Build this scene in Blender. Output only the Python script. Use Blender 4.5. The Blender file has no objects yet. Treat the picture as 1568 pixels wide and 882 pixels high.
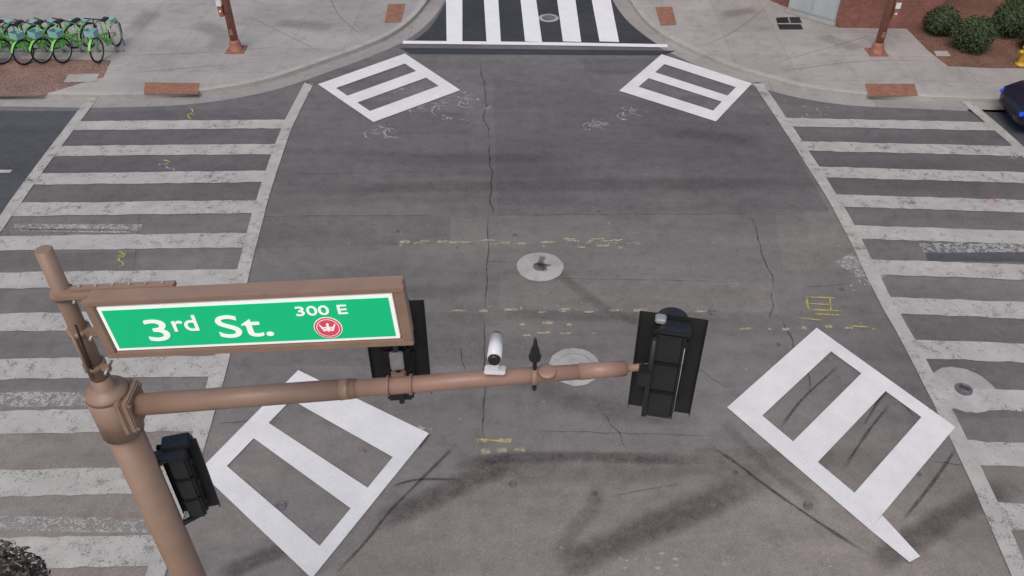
import bpy, bmesh, math, random
from mathutils import Vector, Matrix
random.seed(7)
scene = bpy.context.scene
rad = math.radians

# ---------------------------------------------------------------- survey
# Ground survey: photo readings turned into metres on a level plane of height z
# (camera station 10 m up, looking down 40 degrees).
H = 10.0
def G(x, y, z=0.0):
    v = y + 650.0
    r = H - z
    return (( x - 784.0) * r * 1.30541 / v, r * (2215.2 / v - 0.8391))

# ---------------------------------------------------------------- materials
def newmat(name):
    m = bpy.data.materials.new(name); m.use_nodes = True
    nt = m.node_tree; nt.nodes.clear()
    out = nt.nodes.new('ShaderNodeOutputMaterial')
    b = nt.nodes.new('ShaderNodeBsdfPrincipled')
    nt.links.new(b.outputs[0], out.inputs[0])
    return m, nt, b, out
def N(nt, t, **kw):
    n = nt.nodes.new(t)
    for k, v in kw.items(): setattr(n, k, v)
    return n
def L(nt, a, b): nt.links.new(a, b)
def coords(nt, scale=(1,1,1), rot=(0,0,0)):
    tc = N(nt, 'ShaderNodeTexCoord'); mp = N(nt, 'ShaderNodeMapping')
    mp.inputs['Scale'].default_value = scale; mp.inputs['Rotation'].default_value = rot
    L(nt, tc.outputs['Object'], mp.inputs[0]); return mp.outputs[0]
def noise(nt, vec, scale, detail=4, rough=.6):
    n = N(nt, 'ShaderNodeTexNoise'); n.inputs['Scale'].default_value = scale
    n.inputs['Detail'].default_value = detail; n.inputs['Roughness'].default_value = rough
    L(nt, vec, n.inputs['Vector']); return n.outputs['Fac']
def ramp(nt, fac, stops):
    r = N(nt, 'ShaderNodeValToRGB'); e = r.color_ramp.elements
    while len(e) < len(stops): e.new(.5)
    for i, (p, c) in enumerate(stops):
        e[i].position = p
        if not hasattr(c, '__len__'): c = (c, c, c)
        e[i].color = (*c, 1)
    L(nt, fac, r.inputs[0]); return r.outputs[0]
def mul(nt, a, b, fac=1.0, mode='MULTIPLY'):
    m = N(nt, 'ShaderNodeMix', data_type='RGBA', blend_type=mode)
    m.inputs[0].default_value = fac
    L(nt, a, m.inputs[6]); L(nt, b, m.inputs[7]); return m.outputs[2]
def math_(nt, op, a, b=None, clamp=False):
    m = N(nt, 'ShaderNodeMath', operation=op); m.use_clamp = clamp
    for i, s in enumerate((a, b)):
        if s is None: continue
        if isinstance(s, (int, float)): m.inputs[i].default_value = s
        else: L(nt, s, m.inputs[i])
    return m.outputs[0]
def bump(nt, b, h, strength=.3, dist=.01):
    n = N(nt, 'ShaderNodeBump'); n.inputs['Strength'].default_value = strength
    n.inputs['Distance'].default_value = dist
    L(nt, h, n.inputs['Height']); L(nt, n.outputs[0], b.inputs['Normal'])

def simple(name, col, rough=.6, var=.25, scale=8, metal=0, bmp=.15, emit=0):
    m, nt, b, o = newmat(name)
    v = coords(nt)
    n = noise(nt, v, scale, 6)
    c = ramp(nt, n, [(.3, tuple(x*(1-var) for x in col)), (.7, tuple(min(1, x*(1+var)) for x in col))])
    L(nt, c, b.inputs['Base Color']); b.inputs['Roughness'].default_value = rough
    b.inputs['Metallic'].default_value = metal
    if bmp: bump(nt, b, noise(nt, v, scale*12, 3), bmp, .004)
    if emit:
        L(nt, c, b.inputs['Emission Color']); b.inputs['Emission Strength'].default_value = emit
    return m

def asphalt(name, gain=1.0, tint=(1,1,1), tone=True):
    m, nt, b, o = newmat(name)
    v = coords(nt)
    sep = N(nt, 'ShaderNodeSeparateXYZ'); L(nt, v, sep.inputs[0])
    wob = noise(nt, v, .5, 4)
    yy = math_(nt, 'ADD', sep.outputs[1], math_(nt, 'MULTIPLY', math_(nt, 'SUBTRACT', wob, .5), 3.0))
    f = math_(nt, 'DIVIDE', yy, 24.0, True)
    g = gain*1.12
    def c(*k): return tuple(g*a*t for a, t in zip(k, tint))
    if tone:
        base = ramp(nt, f, [(.22, c(.200,.182,.168)), (.32, c(.178,.163,.152)), (.42, c(.146,.138,.131)),
                            (.56, c(.152,.147,.138)), (.66, c(.118,.113,.112)), (.80, c(.130,.126,.126))])
    else:
        base = ramp(nt, f, [(0, c(.1,.1,.1)), (1, c(.1,.1,.1))])
    n1 = ramp(nt, noise(nt, v, .35, 5), [(.3, .86), (.7, 1.14)])
    n2 = ramp(nt, noise(nt, coords(nt, (.22, 1.6, 1)), 1.0, 6), [(.3, .87), (.7, 1.12)])
    n3 = ramp(nt, noise(nt, v, 55, 4, .75), [(.3, .76), (.5, 1.0), (.72, 1.38)])
    n4 = ramp(nt, noise(nt, v, 3.5, 6, .7), [(.28, .80), (.5, 1.0), (.75, 1.14)])
    n5 = ramp(nt, noise(nt, v, 14, 6, .8), [(.30, .84), (.42, 1.0), (.62, 1.0), (.74, 1.18)])
    x = mul(nt, base, n1); x = mul(nt, x, n2); x = mul(nt, x, n3); x = mul(nt, x, n4); x = mul(nt, x, n5)
    # small pale spots (gum, chips)
    vo = N(nt, 'ShaderNodeTexVoronoi'); vo.inputs['Scale'].default_value = 1.7
    L(nt, v, vo.inputs['Vector'])
    sp = ramp(nt, vo.outputs['Distance'], [(.03, 1.5), (.05, 1.0)])
    x = mul(nt, x, sp)
    vo = N(nt, 'ShaderNodeTexVoronoi'); vo.inputs['Scale'].default_value = 1.1
    L(nt, coords(nt, (1.1, 1, 1), (0, 0, .6)), vo.inputs['Vector'])
    x = mul(nt, x, ramp(nt, vo.outputs['Distance'], [(.03, .6), (.07, 1.0)]))
    L(nt, x, b.inputs['Base Color']); b.inputs['Roughness'].default_value = .85
    b.inputs['Specular IOR Level'].default_value = .3
    bump(nt, b, noise(nt, v, 90, 3), .5, .006)
    return m

def paint(name, col, lo, hi, dirt=.25, scale=5.0):
    """road paint; wear shows the asphalt below.  lo/hi: wear thresholds"""
    m, nt, b, o = newmat(name)
    v = coords(nt)
    n = noise(nt, v, scale, 8, .75)
    fine = noise(nt, v, 45, 4, .8)
    big = noise(nt, v, .7, 3)
    s = math_(nt, 'ADD', math_(nt, 'MULTIPLY', n, .45), math_(nt, 'MULTIPLY', fine, .4))
    s = math_(nt, 'ADD', s, math_(nt, 'MULTIPLY', big, .15))
    mask = ramp(nt, s, [(lo, 0.0), (hi, 1.0)])
    c = ramp(nt, noise(nt, v, 1.8, 7, .7), [(.25, tuple(k*(1-dirt) for k in col)), (.65, col)])
    c = mul(nt, c, ramp(nt, fine, [(.3, .86), (.6, 1.04)]))
    L(nt, c, b.inputs['Base Color']); b.inputs['Roughness'].default_value = .7
    tr = N(nt, 'ShaderNodeBsdfTransparent'); mx = N(nt, 'ShaderNodeMixShader')
    L(nt, mask, mx.inputs[0]); L(nt, tr.outputs[0], mx.inputs[1]); L(nt, b.outputs[0], mx.inputs[2])
    L(nt, mx.outputs[0], o.inputs[0])
    return m

def stain(name, col, strength=1.0, lo=.3, hi=.6, scale=6, fine=30):
    m, nt, b, o = newmat(name)
    v = coords(nt)
    at = N(nt, 'ShaderNodeAttribute'); at.attribute_name = 'a'
    n = math_(nt, 'ADD', math_(nt, 'MULTIPLY', noise(nt, v, scale, 6, .7), .5), math_(nt, 'MULTIPLY', noise(nt, v, fine, 4, .8), .5))
    k = ramp(nt, n, [(lo, 0.0), (hi, 1.0)])
    f = math_(nt, 'MULTIPLY', math_(nt, 'MULTIPLY', at.outputs['Fac'], k), strength, True)
    b.inputs['Base Color'].default_value = (*col, 1); b.inputs['Roughness'].default_value = .85
    tr = N(nt, 'ShaderNodeBsdfTransparent'); mx = N(nt, 'ShaderNodeMixShader')
    L(nt, f, mx.inputs[0]); L(nt, tr.outputs[0], mx.inputs[1]); L(nt, b.outputs[0], mx.inputs[2])
    L(nt, mx.outputs[0], o.inputs[0])
    return m

def concrete(name, col, joints=1.5, rot=0.03, var=.16):
    m, nt, b, o = newmat(name)
    v = coords(nt)
    c = ramp(nt, noise(nt, v, .5, 6, .65), [(.3, tuple(k*(1-var) for k in col)), (.7, tuple(k*(1+var) for k in col))])
    c = mul(nt, c, ramp(nt, noise(nt, v, 40, 4, .7), [(.3, .85), (.65, 1.1)]))
    c = mul(nt, c, ramp(nt, noise(nt, v, 3, 6, .75), [(.32, .80), (.5, 1.0)]))
    if joints:
        vj = coords(nt, (1/joints,)*3, (0, 0, rot))
        s = N(nt, 'ShaderNodeSeparateXYZ'); L(nt, vj, s.inputs[0])
        for i in (0, 1):
            fr = math_(nt, 'FRACT', s.outputs[i])
            d = math_(nt, 'ABSOLUTE', math_(nt, 'SUBTRACT', fr, .5))
            c = mul(nt, c, ramp(nt, d, [(.003, .80), (.009, 1.0)]))
            cell = math_(nt, 'FLOOR', math_(nt, 'ADD', s.outputs[i], .5))
            wn = N(nt, 'ShaderNodeTexWhiteNoise', noise_dimensions='1D'); L(nt, cell, wn.inputs['W'])
            c = mul(nt, c, ramp(nt, wn.outputs[0], [(0, .94), (1, 1.05)]))
    L(nt, c, b.inputs['Base Color']); b.inputs['Roughness'].default_value = .85
    bump(nt, b, noise(nt, v, 60, 3), .3, .004)
    return m

def gravel(name, c1, c2, c3):
    m, nt, b, o = newmat(name)
    v = coords(nt)
    vo = N(nt, 'ShaderNodeTexVoronoi'); vo.inputs['Scale'].default_value = 22; L(nt, v, vo.inputs['Vector'])
    s = N(nt, 'ShaderNodeSeparateColor'); L(nt, vo.outputs['Color'], s.inputs[0])
    c = ramp(nt, s.outputs[0], [(0, c1), (.5, c2), (1, c3)])
    c = mul(nt, c, ramp(nt, noise(nt, v, 1.2, 5), [(.3, .75), (.7, 1.15)]))
    L(nt, c, b.inputs['Base Color']); b.inputs['Roughness'].default_value = .95
    bump(nt, b, vo.outputs['Distance'], .9, .03)
    return m

def leafmat(name, c1, c2):
    m, nt, b, o = newmat(name)
    v = coords(nt)
    c = ramp(nt, noise(nt, v, 7, 5, .7), [(.3, c1), (.7, c2)])
    L(nt, c, b.inputs['Base Color']); b.inputs['Roughness'].default_value = .7
    return m

def brickmat(name):
    m, nt, b, o = newmat(name)
    tc = N(nt, 'ShaderNodeTexCoord'); mp = N(nt, 'ShaderNodeMapping')
    mp.inputs['Rotation'].default_value = (rad(90), 0, 0)
    L(nt, tc.outputs['Object'], mp.inputs[0])
    br = N(nt, 'ShaderNodeTexBrick'); br.inputs['Scale'].default_value = 4
    br.inputs['Color1'].default_value = (.27, .10, .08, 1); br.inputs['Color2'].default_value = (.20, .075, .06, 1)
    br.inputs['Mortar'].default_value = (.24, .17, .15, 1); br.inputs['Mortar Size'].default_value = .015
    L(nt, mp.outputs[0], br.inputs['Vector'])
    c = mul(nt, br.outputs['Color'], ramp(nt, noise(nt, mp.outputs[0], 1.5, 5), [(.3, .8), (.7, 1.2)]))
    L(nt, c, b.inputs['Base Color']); b.inputs['Roughness'].default_value = .9
    return m

M = dict(
    asphalt=asphalt('asphalt'),
    asphalt_new=asphalt('asphalt_fresh', .46, (.9, .98, 1.12), False),
    asphalt_dark=asphalt('asphalt_dark', .72, (.95, 1, 1.1), False),
    asphalt_patch=asphalt('asphalt_patch', .88, (1, 1, 1.02)),
    asphalt_pale=asphalt('asphalt_pale', 1.10, (1.02, 1, .97)),
    ground=gravel('dirt', (.2,.16,.13), (.26,.21,.17), (.16,.13,.11)),
    paint_new=paint('paint_new', (.76,.76,.75), .32, .40, .17),
    paint_old=paint('paint_old', (.48,.465,.435), .385, .475, .30),
    paint_far=paint('paint_far', (.82,.83,.84), .31, .38, .1),
    paint_ghost=paint('paint_ghost', (.45,.44,.42), .45, .55, .3, 9),
    walk=concrete('sidewalk_concrete', (.345,.328,.310)),
    kerb=concrete('kerb_concrete', (.39,.37,.345), 0),
    gutter=concrete('gutter_concrete', (.32,.305,.29), 2.4),
    collar=concrete('collar_concrete', (.38,.37,.355), 0, var=.25),
    dome=simple('dome_pad_red', (.27,.130,.085), .8, .25, 6),
    mulch=gravel('mulch', (.17,.085,.055), (.23,.12,.085), (.12,.07,.05)),
    gravel=gravel('red_gravel', (.24,.14,.11), (.30,.19,.15), (.17,.105,.085)),
    iron=simple('cast_iron', (.13,.13,.135), .6, .4, 12),
    stain=stain('tyre_rubber', (.065,.05,.05), .50, .26, .60),  # dark tint that paints soft shadow bands onto the road
    tar=stain('tar', (.05,.045,.045), .62, .26, .55),
    stain_soft=stain('oil_stain', (.075,.068,.066), .30, .3, .65, 3),
    crack=stain('crack_dark', (.045,.042,.04), .72, .32, .55, 4),
    yellow=stain('yellow_paint', (.52,.46,.30), .75, .38, .54, 7),
    yellowspray=stain('yellow_spray', (.62,.54,.10), .75, .36, .54, 7),
    redspray=stain('red_spray', (.5,.10,.09), .7, .38, .55, 7),
    whitescuff=stain('white_scuff', (.50,.49,.47), .72, .40, .56, 7),
    pole=simple('bronze_paint', (.275,.182,.132), .45, .12, 4, 0, .05),
    arm=simple('bronze_paint_rosy', (.325,.198,.152), .42, .12, 4, 0, .05),
    rust=simple('rust_paint', (.30,.125,.085), .55, .2, 4),
    black=simple('signal_black', (.014,.015,.016), .42, .3, 7, 0, .1),
    blackplate=simple('backplate_black', (.012,.014,.015), .6, .3, 5, 0, .1),
    white=simple('white_enamel', (.72,.72,.72), .35, .05, 5, 0, 0),
    galv=simple('galvanised', (.42,.42,.42), .4, .2, 12, .5),
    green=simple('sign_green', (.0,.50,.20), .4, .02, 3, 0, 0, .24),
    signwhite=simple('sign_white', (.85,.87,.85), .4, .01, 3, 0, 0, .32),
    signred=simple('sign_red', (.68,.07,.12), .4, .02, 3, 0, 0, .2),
    bark=simple('bark', (.12,.085,.06), .95, .4, 10, 0, .9),
    dryleaf=leafmat('dry_foliage', (.06,.048,.04), (.24,.19,.155)),
    bush=leafmat('bush_leaf', (.022,.042,.016), (.085,.125,.045)),
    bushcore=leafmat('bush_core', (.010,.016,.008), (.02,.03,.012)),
    brick=brickmat('brick'),
    glass=simple('window_glass', (.03,.04,.05), .08, .1, 2, 0, 0),
    box=simple('cabinet_grey', (.40,.44,.45), .5, .1, 2, 0, .05),
    bikegreen=simple('bike_green', (.17,.60,.09), .35, .1, 6, 0, 0),
    biketeal=simple('bike_basket', (.24,.46,.44), .5, .15, 6, 0, 0),
    rubber=simple('rubber', (.02,.02,.02), .8, .2, 10),
    spoke=simple('spoke_metal', (.35,.35,.36), .4, .1, 10, .6, 0),
    carpaint=simple('car_paint', (.010,.014,.03), .2, .1, 3, 0, 0),
    carblue=simple('lamp_blue', (.03,.08,.6), .2, .1, 3, 0, 0, .3),
    hydrant=simple('hydrant_yellow', (.62,.40,.04), .5, .15, 8),
)

# ---------------------------------------------------------------- mesh helpers
def link(ob, parent=None):
    scene.collection.objects.link(ob)
    if parent: ob.parent = parent
    return ob
def mesh_obj(name, verts, faces, mat, parent=None, attr=None, smooth=False):
    me = bpy.data.meshes.new(name); me.from_pydata(verts, [], faces); me.update()
    me.materials.append(mat)
    if attr:
        a = me.attributes.new('a', 'FLOAT', 'POINT')
        for i, x in enumerate(attr): a.data[i].value = x
    if smooth:
        for p in me.polygons: p.use_smooth = True
    return link(bpy.data.objects.new(name, me), parent)
def sheet(name, polys, z, mat, parent=None):
    vs, fs = [], []
    for p in polys:
        i = len(vs)
        area = sum(p[k][0]*p[(k+1)%len(p)][1]-p[(k+1)%len(p)][0]*p[k][1] for k in range(len(p)))
        if area < 0: p = p[::-1]
        vs += [(q[0], q[1], z) for q in p]; fs.append(list(range(i, i+len(p))))
    return mesh_obj(name, vs, fs, mat, parent)
def empty(name, loc=(0,0,0), rot=(0,0,0)):
    e = bpy.data.objects.new(name, None); e.empty_display_size = .2
    e.location = loc; e.rotation_euler = rot
    return link(e)
def catmull(pts, n=6):
    P = [Vector(p) for p in pts]; P = [P[0]*2-P[1]] + P + [P[-1]*2-P[-2]]
    out = []
    for i in range(1, len(P)-2):
        for k in range(n):
            t = k/n
            out.append(.5*((2*P[i])+(P[i+1]-P[i-1])*t+(2*P[i-1]-5*P[i]+4*P[i+1]-P[i+2])*t*t+(3*P[i]-P[i-1]-3*P[i+1]+P[i+2])*t**3))
    out.append(P[-2]); return out
def offset(pts, d):
    out = []
    for i, p in enumerate(pts):
        a = pts[max(i-1, 0)]; b = pts[min(i+1, len(pts)-1)]
        t = (Vector(b)-Vector(a)).normalized()
        out.append(Vector((p[0]-t.y*d, p[1]+t.x*d)))
    return out
def strip(pts, w, z, fade=True, jitter=0):
    """returns verts, faces, alpha"""
    n = len(pts); vs, fs, al = [], [], []
    for i, p in enumerate(pts):
        a = Vector(pts[max(i-1, 0)]); b = Vector(pts[min(i+1, n-1)])
        t = (b-a).normalized(); nn = Vector((-t.y, t.x)); ww = w*(1+random.uniform(-jitter, jitter))
        e = 1.0
        if fade: e = min(1, i/max(1, n*.15), (n-1-i)/max(1, n*.15))
        for k, o in ((-1, 0.0), (-.4, 1.0), (.4, 1.0), (1, 0.0)):
            q = Vector(p[:2])+nn*(k*ww/2); vs.append((q.x, q.y, z)); al.append(o*e if fade else 1.0)
    for i in range(n-1):
        for k in range(3):
            a = i*4+k; fs.append((a+4, a+5, a+1, a))
    fs = [f[::-1] for f in fs]
    return vs, fs, al
def strips(name, lst, z, mat, fade=True, jitter=0, smooth_n=5):
    V, F, A = [], [], []
    for pts, w in lst:
        q = catmull(pts, smooth_n) if smooth_n and len(pts) > 1 else [Vector(p) for p in pts]
        vs, fs, al = strip(q, w, z, fade, jitter)
        i = len(V); V += vs; A += al; F += [tuple(x+i for x in f) for f in fs]
    return mesh_obj(name, V, F, mat, None, A)
def pxs(lst): return [G(*p) for p in lst]

def cyl(name, p1, p2, r1, r2, mat, parent=None, seg=24, bevel=0):
    p1, p2 = Vector(p1), Vector(p2); d = p2-p1
    bm = bmesh.new()
    bmesh.ops.create_cone(bm, cap_ends=True, segments=seg, radius1=r1, radius2=r2, depth=d.length)
    if bevel:
        ed = [e for e in bm.edges if len(e.link_faces) == 2 and any(len(f.verts) > 4 for f in e.link_faces)]
        bmesh.ops.bevel(bm, geom=ed, offset=bevel, segments=2, affect='EDGES')
    q = d.to_track_quat('Z', 'Y')
    bmesh.ops.transform(bm, matrix=Matrix.Translation((p1+p2)/2) @ q.to_matrix().to_4x4(), verts=bm.verts)
    me = bpy.data.meshes.new(name); bm.to_mesh(me); bm.free(); me.materials.append(mat)
    for p in me.polygons: p.use_smooth = len(p.vertices) <= 4
    return link(bpy.data.objects.new(name, me), parent)
def box(name, c, s, mat, parent=None, bevel=.004, rot=(0,0,0)):
    bm = bmesh.new(); bmesh.ops.create_cube(bm, size=1)
    bmesh.ops.scale(bm, vec=s, verts=bm.verts)
    if bevel: bmesh.ops.bevel(bm, geom=bm.edges[:], offset=bevel, segments=2, affect='EDGES')
    me = bpy.data.meshes.new(name); bm.to_mesh(me); bm.free(); me.materials.append(mat)
    ob = bpy.data.objects.new(name, me); ob.location = c; ob.rotation_euler = rot
    return link(ob, parent)
def lathe(name, prof, mat, parent=None, loc=(0,0,0), seg=24):
    vs, fs = [], []
    for r, z in prof:
        for k in range(seg):
            a = 2*math.pi*k/seg; vs.append((r*math.cos(a), r*math.sin(a), z))
    for i in range(len(prof)-1):
        for k in range(seg):
            fs.append((i*seg+k, i*seg+(k+1)%seg, (i+1)*seg+(k+1)%seg, (i+1)*seg+k))
    fs.append(list(range(seg))[::-1]); fs.append([(len(prof)-1)*seg+k for k in range(seg)])
    ob = mesh_obj(name, vs, fs, mat, parent, smooth=True); ob.location = loc; return ob
def disc(cx, cy, r, seg=32, wob=.0):
    return [(cx+r*(1+random.uniform(-wob, wob))*math.cos(2*math.pi*k/seg), cy+r*(1+random.uniform(-wob, wob))*math.sin(2*math.pi*k/seg)) for k in range(seg)]

# ---------------------------------------------------------------- ground + road
sheet('ground', [[(-400,-400),(400,-400),(400,400),(-400,400)]], 0, M['ground'])
sheet('road', [[(-60,3.5),(60,3.5),(60,24),(3.45,24),(3.45,24.0),(2.3,75),(-3.9,75),(-2.45,24),(-60,24)]], .004, M['asphalt'])

# kerb lines (survey) ---------------------------------------------------------
left_k = [Vector((-60,19.5)), Vector((-30,19.4))] + catmull(pxs([(-150,150),(0,149),(150,151),(270,148),(350,139),(420,124),(500,97),(560,75),(603,55),(635,30),(658,0),(668,-25)]), 5) + [Vector((-2.9,45)), Vector((-3.8,75))]
right_k = [Vector((2.3,75)), Vector((3.2,45))] + catmull(pxs([(952,-25),(962,0),(982,30),(1010,55),(1055,79),(1110,103),(1165,121),(1230,138),(1300,148),(1400,153),(1568,160)]), 5) + [Vector((30,18.7)), Vector((60,18.5))]
def kerb_and_walk(line, back, nm_walk, nm_kerb, nm_gut, sgn=1):
    h = .13
    o = [Vector(p) for p in line]; inn = offset(line, .16*sgn)
    vs, fs = [], []
    for a, b in zip(o, inn):
        vs += [(a.x, a.y, 0), (a.x, a.y, h-.015), (a.x+(b.x-a.x)*.15, a.y+(b.y-a.y)*.15, h), (b.x, b.y, h)]
    for i in range(len(o)-1):
        for k in range(3):
            a = i*4+k; fs.append((a, a+4, a+5, a+1) if sgn < 0 else (a, a+1, a+5, a+4))
    mesh_obj(nm_kerb, vs, fs, M['kerb'])
    g = offset(line, -.48*sgn)
    vs, fs = [], []
    for a, b in zip(o, g): vs += [(a.x, a.y, .009), (b.x, b.y, .009)]
    for i in range(len(o)-1): fs.append((i*2, i*2+1, i*2+3, i*2+2))
    gu = mesh_obj(nm_gut, vs, fs, M['gutter'])
    poly = [(p.x, p.y) for p in inn] + back
    sheet(nm_walk, [poly], h-.004, M['walk'])
kerb_and_walk(left_k, [(-60,75)], 'sidewalk', 'kerb', 'gutter')
kerb_and_walk(right_k, [(60,75)], 'sidewalk', 'kerb', 'gutter')
near_k = [Vector((60,5.0)), Vector((20,5.0)), Vector((0,5.0)), Vector((-20,5.0)), Vector((-60,5.0))]
kerb_and_walk(near_k, [(-60,-12),(60,-12)], 'sidewalk', 'kerb', 'gutter')

# asphalt patches --------------------------------------------------------------
def quad(*p): return pxs(p)
# fresh black surface of the far leg
far_l = [p for p in catmull(pxs([(606,64),(620,55),(640,36),(662,0),(668,-20)]), 4)]
far_r = [p for p in catmull(pxs([(1036,71),(1012,55),(982,30),(960,0),(952,-20)]), 4)]
def inward(ps, d): return [(p.x+d, p.y) for p in ps]
sheet('road_surface', [inward(far_l, .45)+[(-3.3,75),(1.8,75)]+inward(far_r, -.45)[::-1], quad((612,73.5),(1035,78),(1015,85),(628,83))], .012, M['asphalt_new'])
sheet('road_patch', [
    quad((-900,168),(125,170),(0,345),(-80,455),(-900,455)),
], .008, M['asphalt_dark'])
sheet('road_patch', [
    quad((1480,168),(1900,172),(1900,300),(1640,310),(1530,205)),
    quad((1412,372),(1700,372),(1700,402),(1420,400)),
], .009, M['asphalt_dark'])
sheet('road_patch', [
    quad((600,172),(712,174),(715,206),(585,204)),
    quad((385,332),(690,330),(690,372),(374,382)),
    quad((755,120),(1190,180),(1270,325),(762,328)),
    quad((0,385),(215,388),(205,415),(-40,415)),
    quad((890,88),(1005,92),(965,114),(895,110)),
    quad((135,172),(455,165),(412,265),(60,268)),
    quad((60,276),(400,274),(396,325),(20,325)),
    quad((1195,182),(1470,178),(1900,182),(2200,420),(1345,420),(1260,285)),
    quad((1385,480),(1700,490),(1900,640),(1460,640)),
    quad((350,470),(740,480),(742,560),(330,560)),
], .007, M['asphalt_patch'])
sheet('road_patch', [
    quad((765,420),(1180,430),(1195,480),(765,475)),
    quad((675,335),(745,335),(745,372),(670,374)),
    quad((740,700),(1240,690),(1560,900),(460,900)),
    quad((-400,590),(322,600),(225,905),(-600,905)),
    quad((1175,250),(1242,250),(1335,415),(1200,415)),
], .0062, M['asphalt_pale'])

# ---------------------------------------------------------------- crosswalks
def interp(tab, y):
    for (x0, y0), (x1, y1) in zip(tab, tab[1:]):
        if y <= y1: return x0+(x1-x0)*(y-y0)/(y1-y0)
    return tab[-1][0]
LR = [(474,128),(470,135),(440,195),(416,262),(398,320),(377,400),(345,530),(312,650),(275,770),(238,882),(200,1000),(165,1100)]
LL = [(150,140),(128,170),(60,260),(0,345),(-75,450),(-150,560),(-235,690),(-330,840),(-430,1000),(-500,1100)]
RL = [(1160,128),(1165,135),(1225,225),(1290,330),(1350,450),(1400,540),(1466,670),(1518,780),(1562,882),(1610,1000),(1650,1100)]
RR = [(1460,140),(1530,200),(1568,235),(1680,350),(1800,480),(1950,650),(2100,820),(2250,1000),(2330,1100)]
def crosswalk(name, q0, dq, n, A, B, tiltA, tiltB):
    polys = []
    for i in range(n):
        q = q0-dq*i
        hw = dq*(.185+.02*min(i, 3)/3)
        ps = []
        for (tab, tilt, s) in ((A, tiltA, 1), (B, tiltB, 1)):
            for e in (hw, -hw):
                y = 1e6/(q+e)-650
                ps.append((interp(tab, y), y+tilt*(y/500.0)))
        a, b, c, d = ps
        # subdivided with slightly ragged edges
        m = 26
        top = [G(a[0]+(c[0]-a[0])*k/m, a[1]+(c[1]-a[1])*k/m) for k in range(m+1)]
        bot = [G(b[0]+(d[0]-b[0])*k/m, b[1]+(d[1]-b[1])*k/m) for k in range(m+1)]
        rj = lambda p: (p[0], p[1]+random.uniform(-.016, .016))
        polys.append([rj(p) for p in top]+[rj(p) for p in bot[::-1]])
    return sheet(name, polys, .018, M['paint_old'])
crosswalk('crosswalk', 1190, 52, 14, LR, LL, 0, 7)
crosswalk('crosswalk', 1193, 50, 14, RL, RR, -2, 16)
strips('crosswalk_edge_line', [(pxs(LR), .25), (pxs(LL), .25), (pxs(RL), .25), (pxs(RR), .25)], .022, M['paint_old'], False, .05, 5)
# far crosswalk
bars = []
for (a0, a1, b0, b1) in ((683,708,684,708),(741,763,745,767),(797,821,804,830),(853,881,862,890),(906,935,918,948)):
    p, q, r, s = G(b0,64), G(b1,65), G(a1,0), G(a0,0)
    k = 1.6
    bars.append([p, q, (q[0]+(r[0]-q[0])*k, q[1]+(r[1]-q[1])*k), (p[0]+(s[0]-p[0])*k, p[1]+(s[1]-p[1])*k)])
sheet('crosswalk', bars, .018, M['paint_far'])
strips('crosswalk_edge_line', [([G(617,65.5), G(820,67.5), G(1022,71)], .2)], .022, M['paint_far'], False, .02, 3)
strips('lane_line', [([G(-60,263), G(18,263)], .12), ([G(-260,263), G(-180,263)], .12)], .018, M['paint_old'], False, 0, 0)
strips('worn_line', [([G(18,348), G(216,349)], .22), ([G(-60,612), G(140,612)], .30), ([G(1410,380), G(1640,380)], .30), ([G(0,352), G(200,355)], .1),
                     ([G(640,655), G(662,662)], .1), ([G(-60,800), G(230,806)], .22), ([G(1290,395), G(1345,430)], .5)], .014, M['paint_ghost'], False, .1, 4)

def hatch(name, P00, P10, P01, P11, ss=(0,.17,.41,.57,.82,1), t0=.11, t1=.11, extra=None, mat='paint_new'):
    a, b, c, d = [Vector(G(*p)) for p in (P00, P10, P01, P11)]
    B = lambda s, t: tuple((a*(1-s)+b*s)*(1-t)+(c*(1-s)+d*s)*t)
    polys = [[B(ss[0],0),B(ss[1],0),B(ss[1],1),B(ss[0],1)], [B(ss[2],0),B(ss[3],0),B(ss[3],1),B(ss[2],1)], [B(ss[4],0),B(ss[5],0),B(ss[5],1),B(ss[4],1)]]
    for s0, s1 in ((ss[1],ss[2]),(ss[3],ss[4])):
        polys.append([B(s0,0),B(s1,0),B(s1,t0),B(s0,t0)]); polys.append([B(s0,1-t1),B(s1,1-t1),B(s1,1),B(s0,1)])
    if extra: polys.append([tuple(G(*p)) for p in extra])
    return sheet(name, polys, .024, M[mat])
hatch('hatched_box_marking', (457,568), (305,722), (657,665), (478,887), ss=(0,.235,.465,.61,.86,1), t0=.12, t1=.085)
hatch('hatched_box_marking', (1250,503), (1462,655), (1113,625), (1331,812), ss=(0,.18,.41,.585,.83,1), t0=.10, t1=.125, extra=[(1331,812),(1392,862),(1408,853),(1350,790)])
hatch('hatched_box_marking', (487,130), (572,188), (620,83), (705,139), ss=(0,.19,.40,.58,.80,1), t0=.09, t1=.12)
hatch('hatched_box_marking', (1013,84), (948,140), (1151,129), (1096,187), ss=(0,.19,.42,.58,.81,1), t0=.12, t1=.10)

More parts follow.
